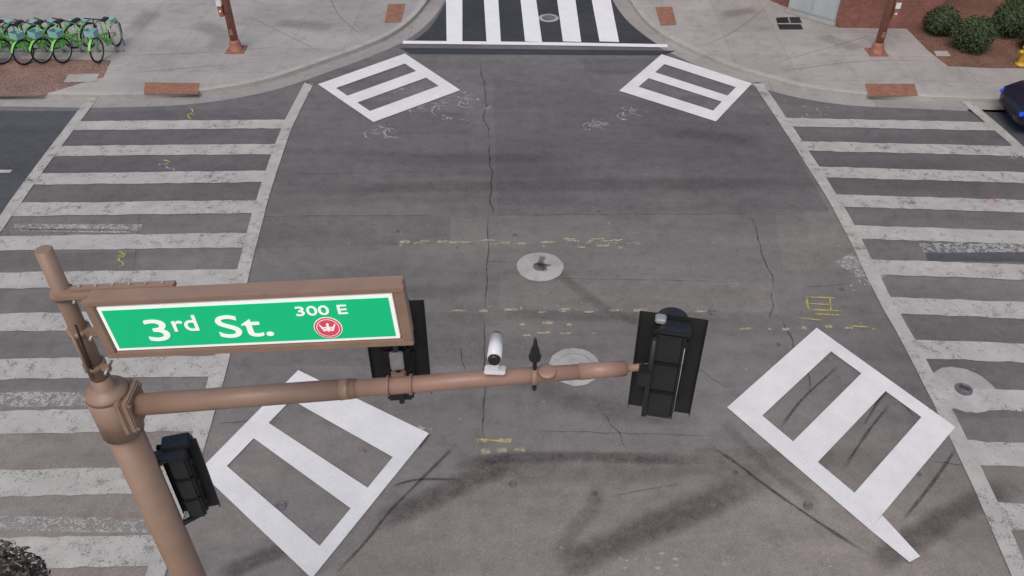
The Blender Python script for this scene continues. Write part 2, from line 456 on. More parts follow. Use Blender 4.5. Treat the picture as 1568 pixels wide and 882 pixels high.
# ---------------------------------------------------------------- painted shadow bands, cracks, scuffs
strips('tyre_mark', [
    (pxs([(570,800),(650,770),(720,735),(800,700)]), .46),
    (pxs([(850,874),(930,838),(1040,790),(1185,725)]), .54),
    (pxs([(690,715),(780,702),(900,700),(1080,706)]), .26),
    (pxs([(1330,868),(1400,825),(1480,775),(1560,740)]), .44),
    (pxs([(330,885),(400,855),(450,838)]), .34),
], .015, M['stain'], True, .05)  # broad soft shadows painted on the asphalt as dark bands, faded at sides and ends
strips('oil_stain', [
    (pxs([(850,860),(880,810),(905,780),(920,735)]), .30),
    (pxs([(830,400),(880,440),(940,480),(1010,505)]), .30),
    (pxs([(420,290),(700,286),(1000,283),(1250,280)]), .6),
    (pxs([(760,480),(900,485),(1100,488)]), .35),
    (pxs([(1000,200),(1100,210),(1180,220)]), .7),
    (pxs([(500,240),(700,243),(900,240)]), .6),
    (pxs([(1100,640),(1180,720),(1260,775)]), .25),
    (pxs([(680,715),(900,722),(1150,705),(1400,700)]), .6),
    (pxs([(420,440),(600,450),(740,445)]), .5),
    (pxs([(760,560),(900,620),(1080,640)]), .6),
], .013, M['stain_soft'], True, .1)  # long faint darker streaks blended over the asphalt
thin = [
    [(1090,685),(1130,712),(1180,750),(1260,805),(1330,850)],
    [(515,878),(560,830),(600,780),(660,720),(700,680)],
    [(1380,800),(1420,750),(1445,715),(1462,690)],
    [(1195,655),(1230,610),(1285,560)],
    [(1320,655),(1360,600),(1400,640)],
    [(600,745),(640,735),(700,735)],
    [(640,690),(660,662)],
    [(1290,720),(1330,660),(1362,620)],
]
strips('tar_line', [(pxs(p), .06) for p in thin], .016, M['tar'], True, .3)  # narrow dark lines on the asphalt, fading out at the ends
def wiggle(p0, p1, n, amp):
    out = []; x = 0
    for i in range(n+1):
        t = i/n; x = x*.6+random.uniform(-amp, amp)
        out.append(G(p0[0]+(p1[0]-p0[0])*t+x, p0[1]+(p1[1]-p0[1])*t+random.uniform(-amp, amp)*.3))
    return out
cr = [(wiggle((735,92),(748,215),14,4), .035), (wiggle((750,215),(755,330),12,4), .04), (wiggle((748,330),(742,480),12,2), .025), (wiggle((742,480),(740,680),14,2), .03),
      (wiggle((1150,330),(1185,445),10,4), .03), (wiggle((1185,445),(1180,490),5,3), .025), (wiggle((1200,490),(1240,600),8,5), .025),
      (wiggle((920,632),(960,690),7,4), .022), (wiggle((380,332),(690,330),18,1.5), .02), (wiggle((690,330),(1275,328),25,1.5), .016),
      (wiggle((705,530),(712,570),5,2), .02), (wiggle((415,268),(700,262),12,2), .012), (wiggle((770,425),(1190,433),16,2), .012),
      (wiggle((740,400),(800,403),6,2), .014), (wiggle((215,300),(205,415),8,1.5), .012), (wiggle((800,660),(1100,668),14,3), .014),
      (wiggle((1385,700),(1480,715),8,3), .016), (wiggle((600,172),(712,174),6,1), .014), (wiggle((940,760),(1050,740),8,3), .014),
      (wiggle((1230,440),(1300,436),8,3), .018), (wiggle((430,640),(330,650),6,3), .016), (wiggle((1060,560),(1120,600),6,3), .014)]
strips('road_crack', cr, .0165, M['crack'], True, .4, 2)
# worn yellow dashes
yl = []
for (x0, x1, y) in ((610,980,371),(690,1095,476),(795,905,497),(1130,1340,503),(728,800,676),(735,812,690),(880,960,378),(800,905,512),(640,760,373),(860,980,366)):
    x = x0
    while x < x1:
        w = random.uniform(8, 30); yy = y+random.uniform(-2.5, 2.5)
        yl.append(([G(x, yy), G(x+w/2, yy+random.uniform(-1,1)), G(min(x+w, x1), yy)], random.uniform(.06, .12))); x += w+random.uniform(6, 30)
strips('worn_yellow_line', yl, .0168, M['yellow'], True, .3, 3)
# white scuffs
sc = []
for (cx, cy, n, sx, sy) in ((585,203,7,18,10),(915,190,8,14,10),(720,150,8,25,18),(640,150,6,40,20),(970,172,6,30,10),(1240,170,8,25,8),(700,180,5,25,6),
                         (985,860,12,50,12),(1320,425,14,18,30),(640,372,6,30,6),(1100,860,6,30,6),(1270,860,4,10,10),(255,252,6,12,8),(1550,240,8,20,6),
                         (900,371,10,80,5),(800,475,6,60,5),(120,350,8,90,5)):
    for _ in range(n):
        x = cx+random.uniform(-sx, sx); y = cy+random.uniform(-sy, sy); w = random.uniform(5, 16)
        if random.random() < .4: pts = [G(x, y), G(x+1, y+w*.5)]
        else: pts = [G(x, y), G(x+w, y+random.uniform(-2, 2))]
        sc.append((pts, random.uniform(.03, .08)))
strips('paint_scuffs', sc, .0172, M['whitescuff'], True, .3, 3)
# ghosts of removed bicycle symbols
gb = []
def ghost_bike(px, py, s=1.0, ang=0.0):
    cx, cy = G(px, py); ca, sa = math.cos(ang), math.sin(ang)
    T = lambda u, v: (cx+s*(u*ca-v*sa), cy+s*(u*sa+v*ca))
    for wx in (-.26, .26):
        gb.append(([T(wx+.15*math.cos(a*.52), .15*math.sin(a*.52)*1.5) for a in range(0, 11)], .045))
    for a, b in (((-.26,0),(-.05,.3)),((-.05,.3),(.18,.3)),((.18,.3),(.26,0)),((-.26,0),(.02,0)),((.02,0),(.18,.3)),((-.1,.42),(.0,.42)),((.16,.45),(.26,.45))):
        gb.append(([T(*a), T((a[0]+b[0])/2, (a[1]+b[1])/2), T(*b)], .045))
ghost_bike(583, 205, .9, .1); ghost_bike(913, 194, .75); ghost_bike(965, 176, .8, .5); ghost_bike(718, 156, .8, 1.2); ghost_bike(655, 168, 1.1, -.2)
strips('worn_bicycle_symbol', gb, .0174, M['whitescuff'], True, .2, 2)
sp = []
for seg in ([(1232,456),(1285,458)],[(1230,466),(1280,468)],[(1236,475),(1292,478)],[(1234,455),(1238,478)],[(1270,452),(1272,482)],[(1245,482),(1290,484)],
            [(290,165),(296,172),(288,178),(295,186)],[(285,175),(300,177)],[(180,385),(192,392),(182,398),(190,406),(176,412)],[(178,395),(195,388)],
            [(1300,500),(1335,503)],[(725,673),(780,678)],[(0+1220,488),(1262,492)],[(250,245),(262,250)]):
    sp.append((pxs(seg), .045))
strips('utility_spray_mark', sp, .0262, M['yellowspray'], True, .3, 4)
strips('utility_spray_mark', [(pxs([(1508,298),(1530,312)]), .05), (pxs([(1505,310),(1528,300)]), .05), (pxs([(1200,310),(1218,316)]), .05)], .0262, M['redspray'], True, .3, 4)

# manholes
def manhole(px, py, r, rin=.28, dark=True):
    cx, cy = G(px, py)
    e = empty('manhole_cover', (cx, cy, 0))
    sheet('collar', [disc(0, 0, r, 40, .03)], .0176, M['collar'], e)
    if rin:
        lathe('lid', [(rin, .015), (rin, .021), (rin*.93, .022), (rin*.9, .0195), (rin*.5, .0195), (rin*.45, .022), (.02, .022)], M['iron'] if dark else M['collar'], e, seg=32)
    return e
manhole(827, 409, .44, .13)
manhole(880, 562, .43, .30, False)
manhole(1475, 597, .50, .14)
manhole(840, 28, .30, .2)
strips('oil_stain', [(pxs([(832,392),(828,405),(836,418)]), .16), (pxs([(815,405),(845,408)]), .10), (pxs([(1465,590),(1490,600)]), .12)], .0235, M['tar'], True, .3)
for px, py, r in ((1237,775,.07),(430,775,.08),(1090,478,.08),(785,742,.06)):
    cx, cy = G(px, py); e = empty('valve_cover', (cx, cy, 0))
    lathe('lid', [(r, .012), (r, .021), (r*.85, .023), (r*.8, .021), (.01, .021)], M['iron'], e, seg=20)

# ---------------------------------------------------------------- sidewalk details
def dome_pad(corners):
    ps = [Vector(G(*c, z=.13)) for c in corners]
    e = empty('tactile_paving', (0, 0, 0))
    sheet('pad', [[tuple(p) for p in ps]], .1335, M['dome'], e)
    a, b, c, d = ps
    vs, fs = [], []
    nu = max(6, int((b-a).length/.09)); nv = max(4, int((d-a).length/.09))
    for i in range(nu):
        for j in range(nv):
            u = (i+.5)/nu; v = (j+.5)/nv
            p = (a*(1-u)+b*u)*(1-v)+(d*(1-u)+c*u)*v; k = len(vs)
            for r, z in ((.022, .1336), (.013, .140)):
                for q in range(6): vs.append((p.x+r*math.cos(q*1.047), p.y+r*math.sin(q*1.047), z))
            for q in range(6): fs.append((k+q, k+(q+1)%6, k+6+(q+1)%6, k+6+q))
            fs.append([k+6+q for q in range(6)])
    mesh_obj('domes', vs, fs, M['dome'], e)
dome_pad([(220,144),(303,144),(306,127),(222,126)])
dome_pad([(589,35),(614,34),(621,6),(594,6)])
dome_pad([(1012,39),(1036,38),(1029,10),(1003,11)])
dome_pad([(1330,147),(1406,146),(1400,128),(1324,128)])
sheet('gravel_bed', [[G(x, y, .13) for x, y in ((-500,60),(-200,86),(60,90),(170,92),(158,118),(120,128),(62,146),(0,147),(-600,147))]], .132, M['gravel'])
sheet('concrete_pad', [[G(x, y, .13) for x, y in ((105,114),(152,113),(148,125),(98,126))]], .137, M['walk'])
sheet('planting_bed', [[G(x, y, .13) for x, y in ((1385,40),(1422,78),(1452,101),(1520,104),(2200,106),(2200,-20),(1430,-20))]], .132, M['mulch'])
for q in (((1188,27),(1206,26),(1209,35),(1190,35)), ((1208,26),(1224,26),(1228,35),(1211,35)), ((1190,37),(1226,37),(1230,45),(1194,45))):
    pts = [G(x, y, .13) for x, y in q]
    sheet('utility_grate', [pts], .134, M['blackplate'])
sheet('utility_box_lid', [[G(x, y, .13) for x, y in ((1560,93),(1620,94),(1620,101),(1558,100))], [G(x, y, .13) for x, y in ((1430,78),(1450,78),(1456,86),(1434,86))]], .136, M['collar'])
strips('expansion_joint', [
    (pxs([(500,90),(440,60),(380,30)]), .02), (pxs([(560,66),(520,30),(505,0)]), .02), (pxs([(160,122),(420,100)]), .02),
    (pxs([(170,92),(300,88),(470,75)]), .02), (pxs([(1075,78),(1130,50),(1180,10)]), .02), (pxs([(1160,110),(1300,70),(1330,60)]), .02),
    (pxs([(1180,118),(1320,100),(1450,101)]), .02)], .1315, M['crack'], True, .1, 3)
strips('sidewalk_stain', [(pxs([(300,40),(340,60),(330,85)]), .9), (pxs([(420,40),(520,50)]), .8), (pxs([(1250,60),(1320,85)]), .7), (pxs([(1100,30),(1160,20)]), .6), (pxs([(200,60),(240,20)]), .8)], .1312, M['stain_soft'], True, .1)

# far corner poles
def corner_pole(px, py, side):
    cx, cy = G(px, py, .13)
    e = empty('traffic_signal_pole', (cx, cy, .126))
    lathe('base', [(.20,0),(.20,.04),(.17,.06),(.15,.22),(.115,.30)], M['rust'], e)
    for k in range(4):
        a = k*math.pi/2+.78; cyl('anchor_bolt_%d' % k, (.21*math.cos(a), .21*math.sin(a), 0), (.21*math.cos(a), .21*math.sin(a), .06), .02, .02, M['iron'], e, 8)
    box('base_plate', (0,0,.012), (.5,.5,.024), M['rust'], e)
    cyl('shaft', (0,0,.25), (0,0,6.2), .112, .08, M['rust'], e)
    lathe('cap', [(.09,0),(.09,.04),(.03,.09),(.01,.1)], M['rust'], e, (0,0,6.2))
    box('push_button', (side*.16, -.06, 1.12), (.12,.12,.30), M['rust'], e, .015)
    lathe('button', [(.03,0),(.03,.02),(.01,.03)], M['white'], e, (side*.16,-.12,1.12)).rotation_euler = (rad(90),0,0)
    box('button_sign', (side*.16, -.13, 1.34), (.13,.01,.16), M['white'], e, .002)
    box('handhole', (0,-.112,.55), (.09,.02,.16), M['rust'], e, .006)
    box('pedestrian_signal', (side*.30, 0, 2.9), (.38,.2,.42), M['black'], e, .02)
    cyl('signal_bracket', (0,0,2.9), (side*.2,0,2.9), .03, .03, M['rust'], e, 12)
    cyl('mast_arm', (0,0,5.7), (side*-4.5,-1.0,6.0), .08, .05, M['rust'], e)
    return e
corner_pole(362, 76, -1)
corner_pole(1342, 80, 1)

# brick building + cabinet
bb = empty('brick_building', (0,0,0))
def prism(name, pts, z0, z1, mat, parent):
    n = len(pts)
    vs = [(p[0],p[1],z0) for p in pts]+[(p[0],p[1],z1) for p in pts]
    fs = [(i,(i+1)%n,(i+1)%n+n,i+n) for i in range(n)]+[list(range(n))[::-1], list(range(n,2*n))]
    return mesh_obj(name, vs, fs, mat, parent)
foot = [G(1183,2,.13), G(1284,42,.13), G(1432,44,.13), (12.9,26.5), (30,26.5), (30,40), (6.7,40), (7.2,26.5)]
prism('walls', foot, .1, 7.5, M['brick'], bb)
cx0 = [(p[0]+(p[0]-15)*.006, p[1]+(p[1]-32)*.01) for p in foot]
prism('roof_cornice', cx0, 7.5, 7.85, M['kerb'], bb)
a, b = Vector(foot[1]), Vector(foot[2])
for k in range(2):
    c = a.lerp(b, .28+.44*k)
    box('window_%d' % k, (c.x, c.y-.02, 3.2), (.8,.06,1.6), M['glass'], bb, .01)
    box('sill_%d' % k, (c.x, c.y-.06, 2.35), (.95,.14,.08), M['kerb'], bb, .01)
cab = empty('utility_cabinet', (0,0,0))
ca, cb = Vector(G(1204,19,.13)), Vector(G(1276,40,.13))
d = (cb-ca); ang = math.atan2(d.y, d.x); nrm = Vector((-d.y, d.x)).normalized()
cc = (ca+cb)/2+nrm*.28
cab.location = (cc.x, cc.y, .13); cab.rotation_euler = (0,0,ang)
W = d.length
box('plinth', (0,0,.05), (W+.08,.62,.1), M['kerb'], cab, .01)
box('body', (0,0,.85), (W,.52,1.5), M['box'], cab, .02)
box('door_left', (-W/4,-.268,.85), (W/2-.05,.02,1.36), M['box'], cab, .006)
box('door_right', (W/4,-.268,.85), (W/2-.05,.02,1.36), M['box'], cab, .006)
box('lid', (0,0,1.63), (W+.08,.62,.05), M['box'], cab, .01)
cyl('handle', (.05,-.30,.8), (.05,-.30,.98), .012, .012, M['galv'], cab, 8)

# ---------------------------------------------------------------- shrubs / tree
def leaf_ball(name, R, n, size, squash, mat, core, seed, lump=.22):
    rnd = random.Random(seed); vs, fs = [], []
    lumps = [(Vector((rnd.gauss(0,1), rnd.gauss(0,1), rnd.gauss(0,1))).normalized(), rnd.uniform(-lump, lump)) for _ in range(16)]
    for _ in range(n):
        d = Vector((rnd.gauss(0,1), rnd.gauss(0,1), rnd.gauss(0,1))).normalized()
        k = 1+sum(h*max(0, d.dot(l))**6 for l, h in lumps)
        p = d*(R*k*rnd.uniform(.72, 1.02)); p.z *= squash
        nn = (d+Vector((rnd.gauss(0,.6), rnd.gauss(0,.6), rnd.gauss(0,.6)))).normalized()
        t = nn.orthogonal().normalized(); t.rotate(Matrix.Rotation(rnd.uniform(0,6.28), 3, nn)); u = nn.cross(t)
        s = size*rnd.uniform(.6, 1.3); i = len(vs)
        for q in (p-t*s, p+u*s*.5, p+t*s, p-u*s*.5): vs.append(tuple(q))
        fs.append((i, i+1, i+2, i+3))
    return vs, fs
def bush(px, py, R, seed):
    cx, cy = G(px, py, R*.8)
    e = empty('bush', (cx, cy, .13+R*.75))
    vs, fs = leaf_ball('f', R, 3800, .035, .85, None, None, seed)
    mesh_obj('foliage', vs, fs, M['bush'], e)
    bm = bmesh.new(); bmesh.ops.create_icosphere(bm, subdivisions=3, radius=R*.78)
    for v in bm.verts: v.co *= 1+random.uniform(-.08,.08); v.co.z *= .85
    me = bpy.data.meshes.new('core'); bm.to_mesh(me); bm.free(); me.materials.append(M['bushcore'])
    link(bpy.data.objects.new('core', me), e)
    for k in range(4):
        a = k*1.6+seed; cyl('stem_%d' % k, (.04*math.cos(a), .04*math.sin(a), -R*.8), (.2*math.cos(a), .2*math.sin(a), 0), .02, .012, M['bark'], e, 8)
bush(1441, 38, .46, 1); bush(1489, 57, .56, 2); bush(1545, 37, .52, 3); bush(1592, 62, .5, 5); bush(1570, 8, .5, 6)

def tree():
    TX, TY = -4.20, 3.28
    e = empty('tree', (TX, TY, 0))
    cyl('trunk', (0,0,.1), (.05,.02,2.6), .13, .08, M['bark'], e, 16)
    for k in range(6):
        a = k*1.05; cyl('limb_%d' % k, (.05,.02,2.4+.04*k), (.45*math.cos(a), .45*math.sin(a), 3.5+.1*(k%3)), .05, .015, M['bark'], e, 8)
    vs, fs = leaf_ball('f', .70, 16000, .026, .95, None, None, 11, .1)
    o = mesh_obj('foliage', vs, fs, M['dryleaf'], e); o.location = (0,0,3.78)
    bm = bmesh.new(); bmesh.ops.create_icosphere(bm, subdivisions=4, radius=.56)
    for v in bm.verts: v.co *= 1+random.uniform(-.07,.07)
    me = bpy.data.meshes.new('inner_twigs'); bm.to_mesh(me); bm.free(); me.materials.append(M['bark'])
    o = link(bpy.data.objects.new('inner_twigs', me), e); o.location = (0,0,3.78)
tree()

# ---------------------------------------------------------------- bikes
def torus_verts(R, r, seg=28, s2=6):
    vs, fs = [], []
    for i in range(seg):
        a = 2*math.pi*i/seg
        for j in range(s2):
            b = 2*math.pi*j/s2; rr = R+r*math.cos(b); vs.append((rr*math.cos(a), r*math.sin(b), rr*math.sin(a)))
    for i in range(seg):
        for j in range(s2):
            fs.append((i*s2+j, i*s2+(j+1)%s2, ((i+1)%seg)*s2+(j+1)%s2, ((i+1)%seg)*s2+j))
    return vs, fs
def bike(x, y, yaw, lean):
    e = empty('bicycle', (x, y, .13), (lean, 0, yaw))
    T = lambda n, p, q, r, m='bikegreen': cyl(n, p, q, r, r, M[m], e, 8)
    for nm, wx in (('rear_wheel', -.52), ('front_wheel', .52)):
        vs, fs = torus_verts(.31, .026)
        o = mesh_obj(nm, vs, fs, M['rubber'], e, smooth=True); o.location = (wx, 0, .335)
        vs, fs = torus_verts(.285, .010)
        o = mesh_obj(nm+'_rim', vs, fs, M['spoke'], e); o.location = (wx, 0, .335)
        for k in range(6):
            a = k*math.pi/6; T('spoke', (wx+.28*math.cos(a),0,.335+.28*math.sin(a)), (wx-.28*math.cos(a),0,.335-.28*math.sin(a)), .0035, 'spoke')
        # fender
        fv, ff = [], []
        k0, k1 = (20, 120) if nm == 'front_wheel' else (50, 165)
        for k in range(15):
            a = rad(k0+(k1-k0)*k/14)
            for w in (-.035, .035): fv.append((wx+.352*math.cos(a), w, .335+.352*math.sin(a)))
        for k in range(14): ff.append((k*2, k*2+1, k*2+3, k*2+2))
        mesh_obj(nm+'_fender', fv, ff, M['bikegreen'], e)
    T('down_tube', (.36,0,.74), (-.05,0,.30), .038); T('top_tube', (.36,0,.66), (-.14,0,.52), .03)
    T('seat_tube', (-.05,0,.30), (-.20,0,.82), .022); T('chain_stay', (-.05,0,.30), (-.52,0,.335), .016); T('seat_stay', (-.15,0,.60), (-.52,0,.335), .014)
    T('head_tube', (.38,0,.62), (.33,0,.86), .034); T('fork', (.38,0,.66), (.52,0,.335), .022); T('stem', (.33,0,.86), (.31,0,1.04), .018, 'rubber')
    T('handlebar', (.24,-.28,1.06), (.24,.28,1.06), .016, 'rubber'); T('handlebar_stem', (.31,0,1.04), (.24,0,1.06), .014, 'rubber')
    box('saddle', (-.22,0,.87), (.24,.15,.06), M['rubber'], e, .02)
    box('chain_guard', (-.08,.05,.31), (.34,.02,.12), M['bikegreen'], e, .008)
    T('crank', (-.05,-.10,.30), (-.05,.12,.30), .015, 'spoke'); T('crank_arm', (-.05,.12,.30), (.08,.12,.20), .01, 'spoke')
    # basket
    box('basket_floor', (.54,0,.74), (.22,.26,.012), M['biketeal'], e, .003)
    for nm, c, s in (('f',(.65,0,.82),(.012,.27,.16)), ('b',(.43,0,.82),(.012,.27,.16)), ('l',(.54,.13,.82),(.22,.012,.16)), ('r',(.54,-.13,.82),(.22,.012,.16))):
        box('basket_'+nm, c, s, M['biketeal'], e, .003)
    box('rear_panel', (-.56,0,.74), (.20,.14,.05), M['biketeal'], e, .01)
for i, (px, py, yw) in enumerate(((-22,87,66),(6,86,74),(36,86,62),(66,86,72),(95,84,64),(122,83,76),(168,82,86))):
    gx, gy = G(px, py, .13); bike(gx, gy, rad(180+yw+random.uniform(-5,5)), rad(random.uniform(-5,5)))
rk = empty('bike_rack', (0,0,0))
for i in range(8):
    gx, gy = G(-10+i*27, 80, .13)
    cyl('post_a_%d' % i, (gx,gy,.13), (gx,gy,.85), .022, .022, M['galv'], rk, 10)
    cyl('post_b_%d' % i, (gx+.05,gy+.45,.13), (gx+.05,gy+.45,.85), .022, .022, M['galv'], rk, 10)
    cyl('hoop_%d' % i, (gx,gy,.85), (gx+.05,gy+.45,.85), .022, .022, M['galv'], rk, 10)
gx0, gy0 = G(-40, 78, .13); gx1, gy1 = G(190, 78, .13)
box('rail', ((gx0+gx1)/2, gy0, .16), (gx1-gx0, .08, .05), M['galv'], rk, .01)

# ---------------------------------------------------------------- hydrant
hx, hy = G(1563, 99, .13)
hyd = empty('fire_hydrant', (hx, hy, .13))
lathe('barrel', [(.15,0),(.15,.04),(.10,.05),(.10,.10),(.095,.45),(.12,.46),(.12,.50),(.10,.52),(.09,.60),(.05,.66),(.025,.68),(.025,.73),(.005,.735)], M['hydrant'], hyd)
cyl('outlet_side', (-.17,0,.36), (.17,0,.36), .05, .05, M['hydrant'], hyd, 16, .006)
cyl('outlet_front', (0,-.18,.33), (0,0,.33), .065, .065, M['hydrant'], hyd, 16, .006)

# ---------------------------------------------------------------- car
def car(x, y, yaw):
    e = empty('car', (x, y, 0), (0, 0, yaw))
    # stations from nose (0) to tail (4.3): (x, halfwidth, z_low, z_belt, roof_z, roof_hw)
    st = [(0,.50,.30,.52,.56,.42),(.10,.70,.22,.60,.66,.60),(.5,.80,.20,.72,.78,.66),(1.15,.84,.20,.82,.88,.68),(1.75,.85,.20,.88,1.34,.60),
          (2.4,.85,.20,.90,1.45,.60),(3.1,.85,.20,.90,1.42,.59),(3.75,.83,.22,.90,1.12,.60),(4.15,.78,.25,.86,.90,.62),(4.3,.66,.34,.72,.76,.5)]
    vs, fs = [], []
    for (sx, hw, zl, zb, zr, rh) in st:
        ring = [(-hw*.9,zl),(-hw,zl+.15),(-hw,zb-.06),(-hw*.96,zb),(-rh,zr-.03),(-rh*.8,zr),(rh*.8,zr),(rh,zr-.03),(hw*.96,zb),(hw,zb-.06),(hw,zl+.15),(hw*.9,zl)]
        vs += [(sx, p, q) for p, q in ring]
    n = 12
    for i in range(len(st)-1):
        for k in range(n): fs.append((i*n+k, i*n+(k+1)%n, (i+1)*n+(k+1)%n, (i+1)*n+k))
    fs.append(list(range(n))[::-1]); fs.append([(len(st)-1)*n+k for k in range(n)])
    o = mesh_obj('body', vs, fs, M['carpaint'], e, smooth=True)
    o.data.materials.append(M['glass'])
    for f in o.data.polygons:
        c = f.center
        if .93 < c.z < 1.36 and 1.2 < c.x < 3.9: f.material_index = 1
        if 1.2 < c.x < 1.7 and c.z > .93: f.material_index = 1
    for wx in (.82, 3.45):
        for s in (-1, 1):
            w = empty('wheel', (wx, s*.77, .31)); w.parent = e
            lathe('tyre', [(.20,-.1),(.29,-.1),(.31,-.07),(.31,.07),(.29,.1),(.20,.1)], M['rubber'], w).rotation_euler = (rad(90),0,0)
            lathe('hub', [(.19,-.105),(.19,.105)], M['spoke'], w).rotation_euler = (rad(90),0,0)
    for s in (-1, 1):
        box('headlight', (.10, s*.54, .54), (.16,.22,.09), M['carblue'], e, .02, (0,rad(-30),s*rad(20)))
        box('mirror', (1.55, s*.93, .95), (.12,.16,.11), M['carpaint'], e, .03)
    box('grille', (.015,0,.42), (.06,.7,.14), M['rubber'], e, .01)
cx, cy = G(1545, 200)
car(cx, cy+.42, rad(-4))

# ---------------------------------------------------------------- signal mast (foreground)
PX, PY = -2.68, 3.86
mast = empty('traffic_signal_mast', (0,0,0))
cyl('shaft', (PX,PY,.15), (PX,PY,5.80), .132, .118, M['pole'], mast, 40)
lathe('base_flange', [(.30,0),(.30,.04),(.2,.06),(.15,.3)], M['pole'], mast, (PX,PY,.13))
cyl('shaft_collar', (PX,PY,5.48), (PX,PY,5.86), .140, .140, M['pole'], mast, 40, .012)
lathe('shaft_cap', [(.14,0),(.135,.03),(.10,.05),(.065,.07),(.062,.15)], M['pole'], mast, (PX,PY,5.855), 32)
box('arm_flange', (PX+.145,PY+.005,5.72), (.05,.24,.28), M['pole'], mast, .01)
box('arm_flange_back', (PX+.10,PY+.005,5.72), (.05,.26,.30), M['pole'], mast, .01)
for k in range(4):
    sy, sz = ((-1,-1),(-1,1),(1,-1),(1,1))[k]
    cyl('flange_bolt_%d' % k, (PX+.07,PY+sy*.10,5.72+sz*.11), (PX+.185,PY+sy*.10,5.72+sz*.11), .012, .012, M['pole'], mast, 8)
A0 = Vector((PX+.17, PY, 5.74)); A1 = Vector((.92, 4.0, 5.96))
pt = lambda t: A0.lerp(A1, t)
cyl('mast_arm_inner', pt(0), pt(.42), .076, .070, M['pole'], mast, 32)
cyl('mast_arm_middle', pt(.40), pt(.88), .062, .052, M['arm'], mast, 32, .004)
cyl('mast_arm_joint', pt(.395), pt(.43), .074, .066, M['pole'], mast, 32, .006)
cyl('mast_arm_sleeve', pt(.86), pt(.955), .056, .052, M['arm'], mast, 32, .008)
cyl('mast_arm_tip', pt(.95), pt(1.03), .026, .024, M['arm'], mast, 20)
lathe('arm_hub', [(.062,-.01),(.062,.008),(.05,.014)], M['arm'], mast, tuple(pt(.80)+Vector((0,-.02,.045))), 24)
# upper pipe carrying the sign
cyl('upper_pipe', (PX,PY,5.93), (PX,PY,7.05), .054, .050, M['pole'], mast, 24, .006)
for k, z in enumerate((6.10, 6.40, 6.70)):
    cyl('pipe_clamp_%d' % k, (PX,PY,z), (PX,PY,z+.045), .070, .070, M['pole'], mast, 24, .004)
    box('clamp_lug_%d' % k, (PX+.085,PY-.03,z+.022), (.06,.03,.05), M['pole'], mast, .004)
    cyl('clamp_bolt_%d' % k, (PX+.10,PY-.09,z+.022), (PX+.10,PY+.03,z+.022), .009, .009, M['galv'], mast, 8)
cyl('conduit', (PX-.01,PY-.07,6.05), (PX-.01,PY-.07,6.45), .011, .011, M['pole'], mast, 10)
cyl('cable_a', (PX+.02,PY-.07,6.15), (PX+.06,PY-.10,6.55), .008, .008, M['black'], mast, 8)

# sign (local frame: x right, z up, face towards -y)
sw, sh = 1.72, .345
sign = empty('street_name_sign', (-1.535, 3.70, 6.637), (0, -math.atan2(.105, 1.72), 0))
box('cabinet', (0,.060,0), (sw+.13,.10,sh+.075), M['pole'], sign, .006)
box('rim_top', (0,-.002,sh/2+.030), (sw+.15,.04,.034), M['pole'], sign, .004)
box('rim_bottom', (0,-.002,-sh/2-.036), (sw+.15,.04,.046), M['pole'], sign, .004)
box('rim_left', (-sw/2-.040,-.002,0), (.055,.04,sh+.024), M['pole'], sign, .004)
box('rim_right', (sw/2+.045,-.002,0), (.065,.04,sh+.024), M['pole'], sign, .004)
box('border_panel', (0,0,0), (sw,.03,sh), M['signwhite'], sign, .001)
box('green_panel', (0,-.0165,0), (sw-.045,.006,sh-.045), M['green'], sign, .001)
box('hanger_rail', (-.74,.13,sh/2+.030), (.62,.05,.03), M['pole'], sign, .003)
box('hanger_rail_low', (-sw/2-.12,.12,-.13), (.20,.04,.05), M['pole'], sign, .004)
box('hanger_plate', (-sw/2-.16,.12,sh/2+.01), (.24,.10,.03), M['pole'], sign, .004)
for k in range(6):
    cyl('rail_bolt_%d' % k, (-1.0+k*.10,.13,sh/2+.044), (-1.0+k*.10,.13,sh/2+.056), .009, .009, M['galv'], sign, 8)
def text(body, u, v0, v1, mat='signwhite', wscale=1.0, bold=.002):
    c = bpy.data.curves.new('text_'+body, 'FONT'); c.body = body
    c.size = 1; c.extrude = .002; c.offset = 0
    o = bpy.data.objects.new('text_'+body.replace(' ', '_').replace('.', ''), c); link(o)
    bpy.context.view_layer.update()
    dg = bpy.context.evaluated_depsgraph_get()
    me = bpy.data.meshes.new_from_object(o.evaluated_get(dg))
    nm = o.name; bpy.data.objects.remove(o)
    xs = [v.co.x for v in me.vertices]; ys = [v.co.y for v in me.vertices]
    w, h = max(xs)-min(xs), max(ys)-min(ys)
    th = (v1-v0)*sh; tw = (u[1]-u[0])*sw
    x0, y0 = min(xs), min(ys)
    for v in me.vertices:
        x = (v.co.x-x0)/w*tw; y = (v.co.y-y0)/h*th; zz = v.co.z
        v.co = (-sw/2+u[0]*sw+x, -.0225-(.002 if zz > 0 else 0), -sh/2+v0*sh+y)
    me.materials.clear(); me.materials.append(M[mat])
    ob = bpy.data.objects.new(nm, me); link(ob, sign)
    # thicken strokes
    for k, (dx, dz) in enumerate(((bold,0),(-bold,0),(0,bold),(0,-bold))):
        o2 = bpy.data.objects.new(nm+'_stroke_%d' % k, me); link(o2, sign); o2.location = (dx, -.0003*(k+1), dz)
text('3', (.137,.212), .22, .70); text('rd', (.235,.320), .42, .76, bold=.0015); text('St.', (.385,.570), .22, .72)
text('300 E', (.668,.842), .64, .84, bold=.0012)
def ydisc(name, r, x, z, y, mat, seg=36):
    vs = [(x+r*math.cos(2*math.pi*k/seg), y, z+r*math.sin(2*math.pi*k/seg)) for k in range(seg)]
    return mesh_obj(name, vs, [list(range(seg))], M[mat], sign)
lx, lz = -sw/2+.762*sw, -sh/2+.34*sh
ydisc('emblem_ring', .084, lx, lz, -.0225, 'signwhite'); ydisc('emblem_disc', .079, lx, lz, -.0245, 'signred')
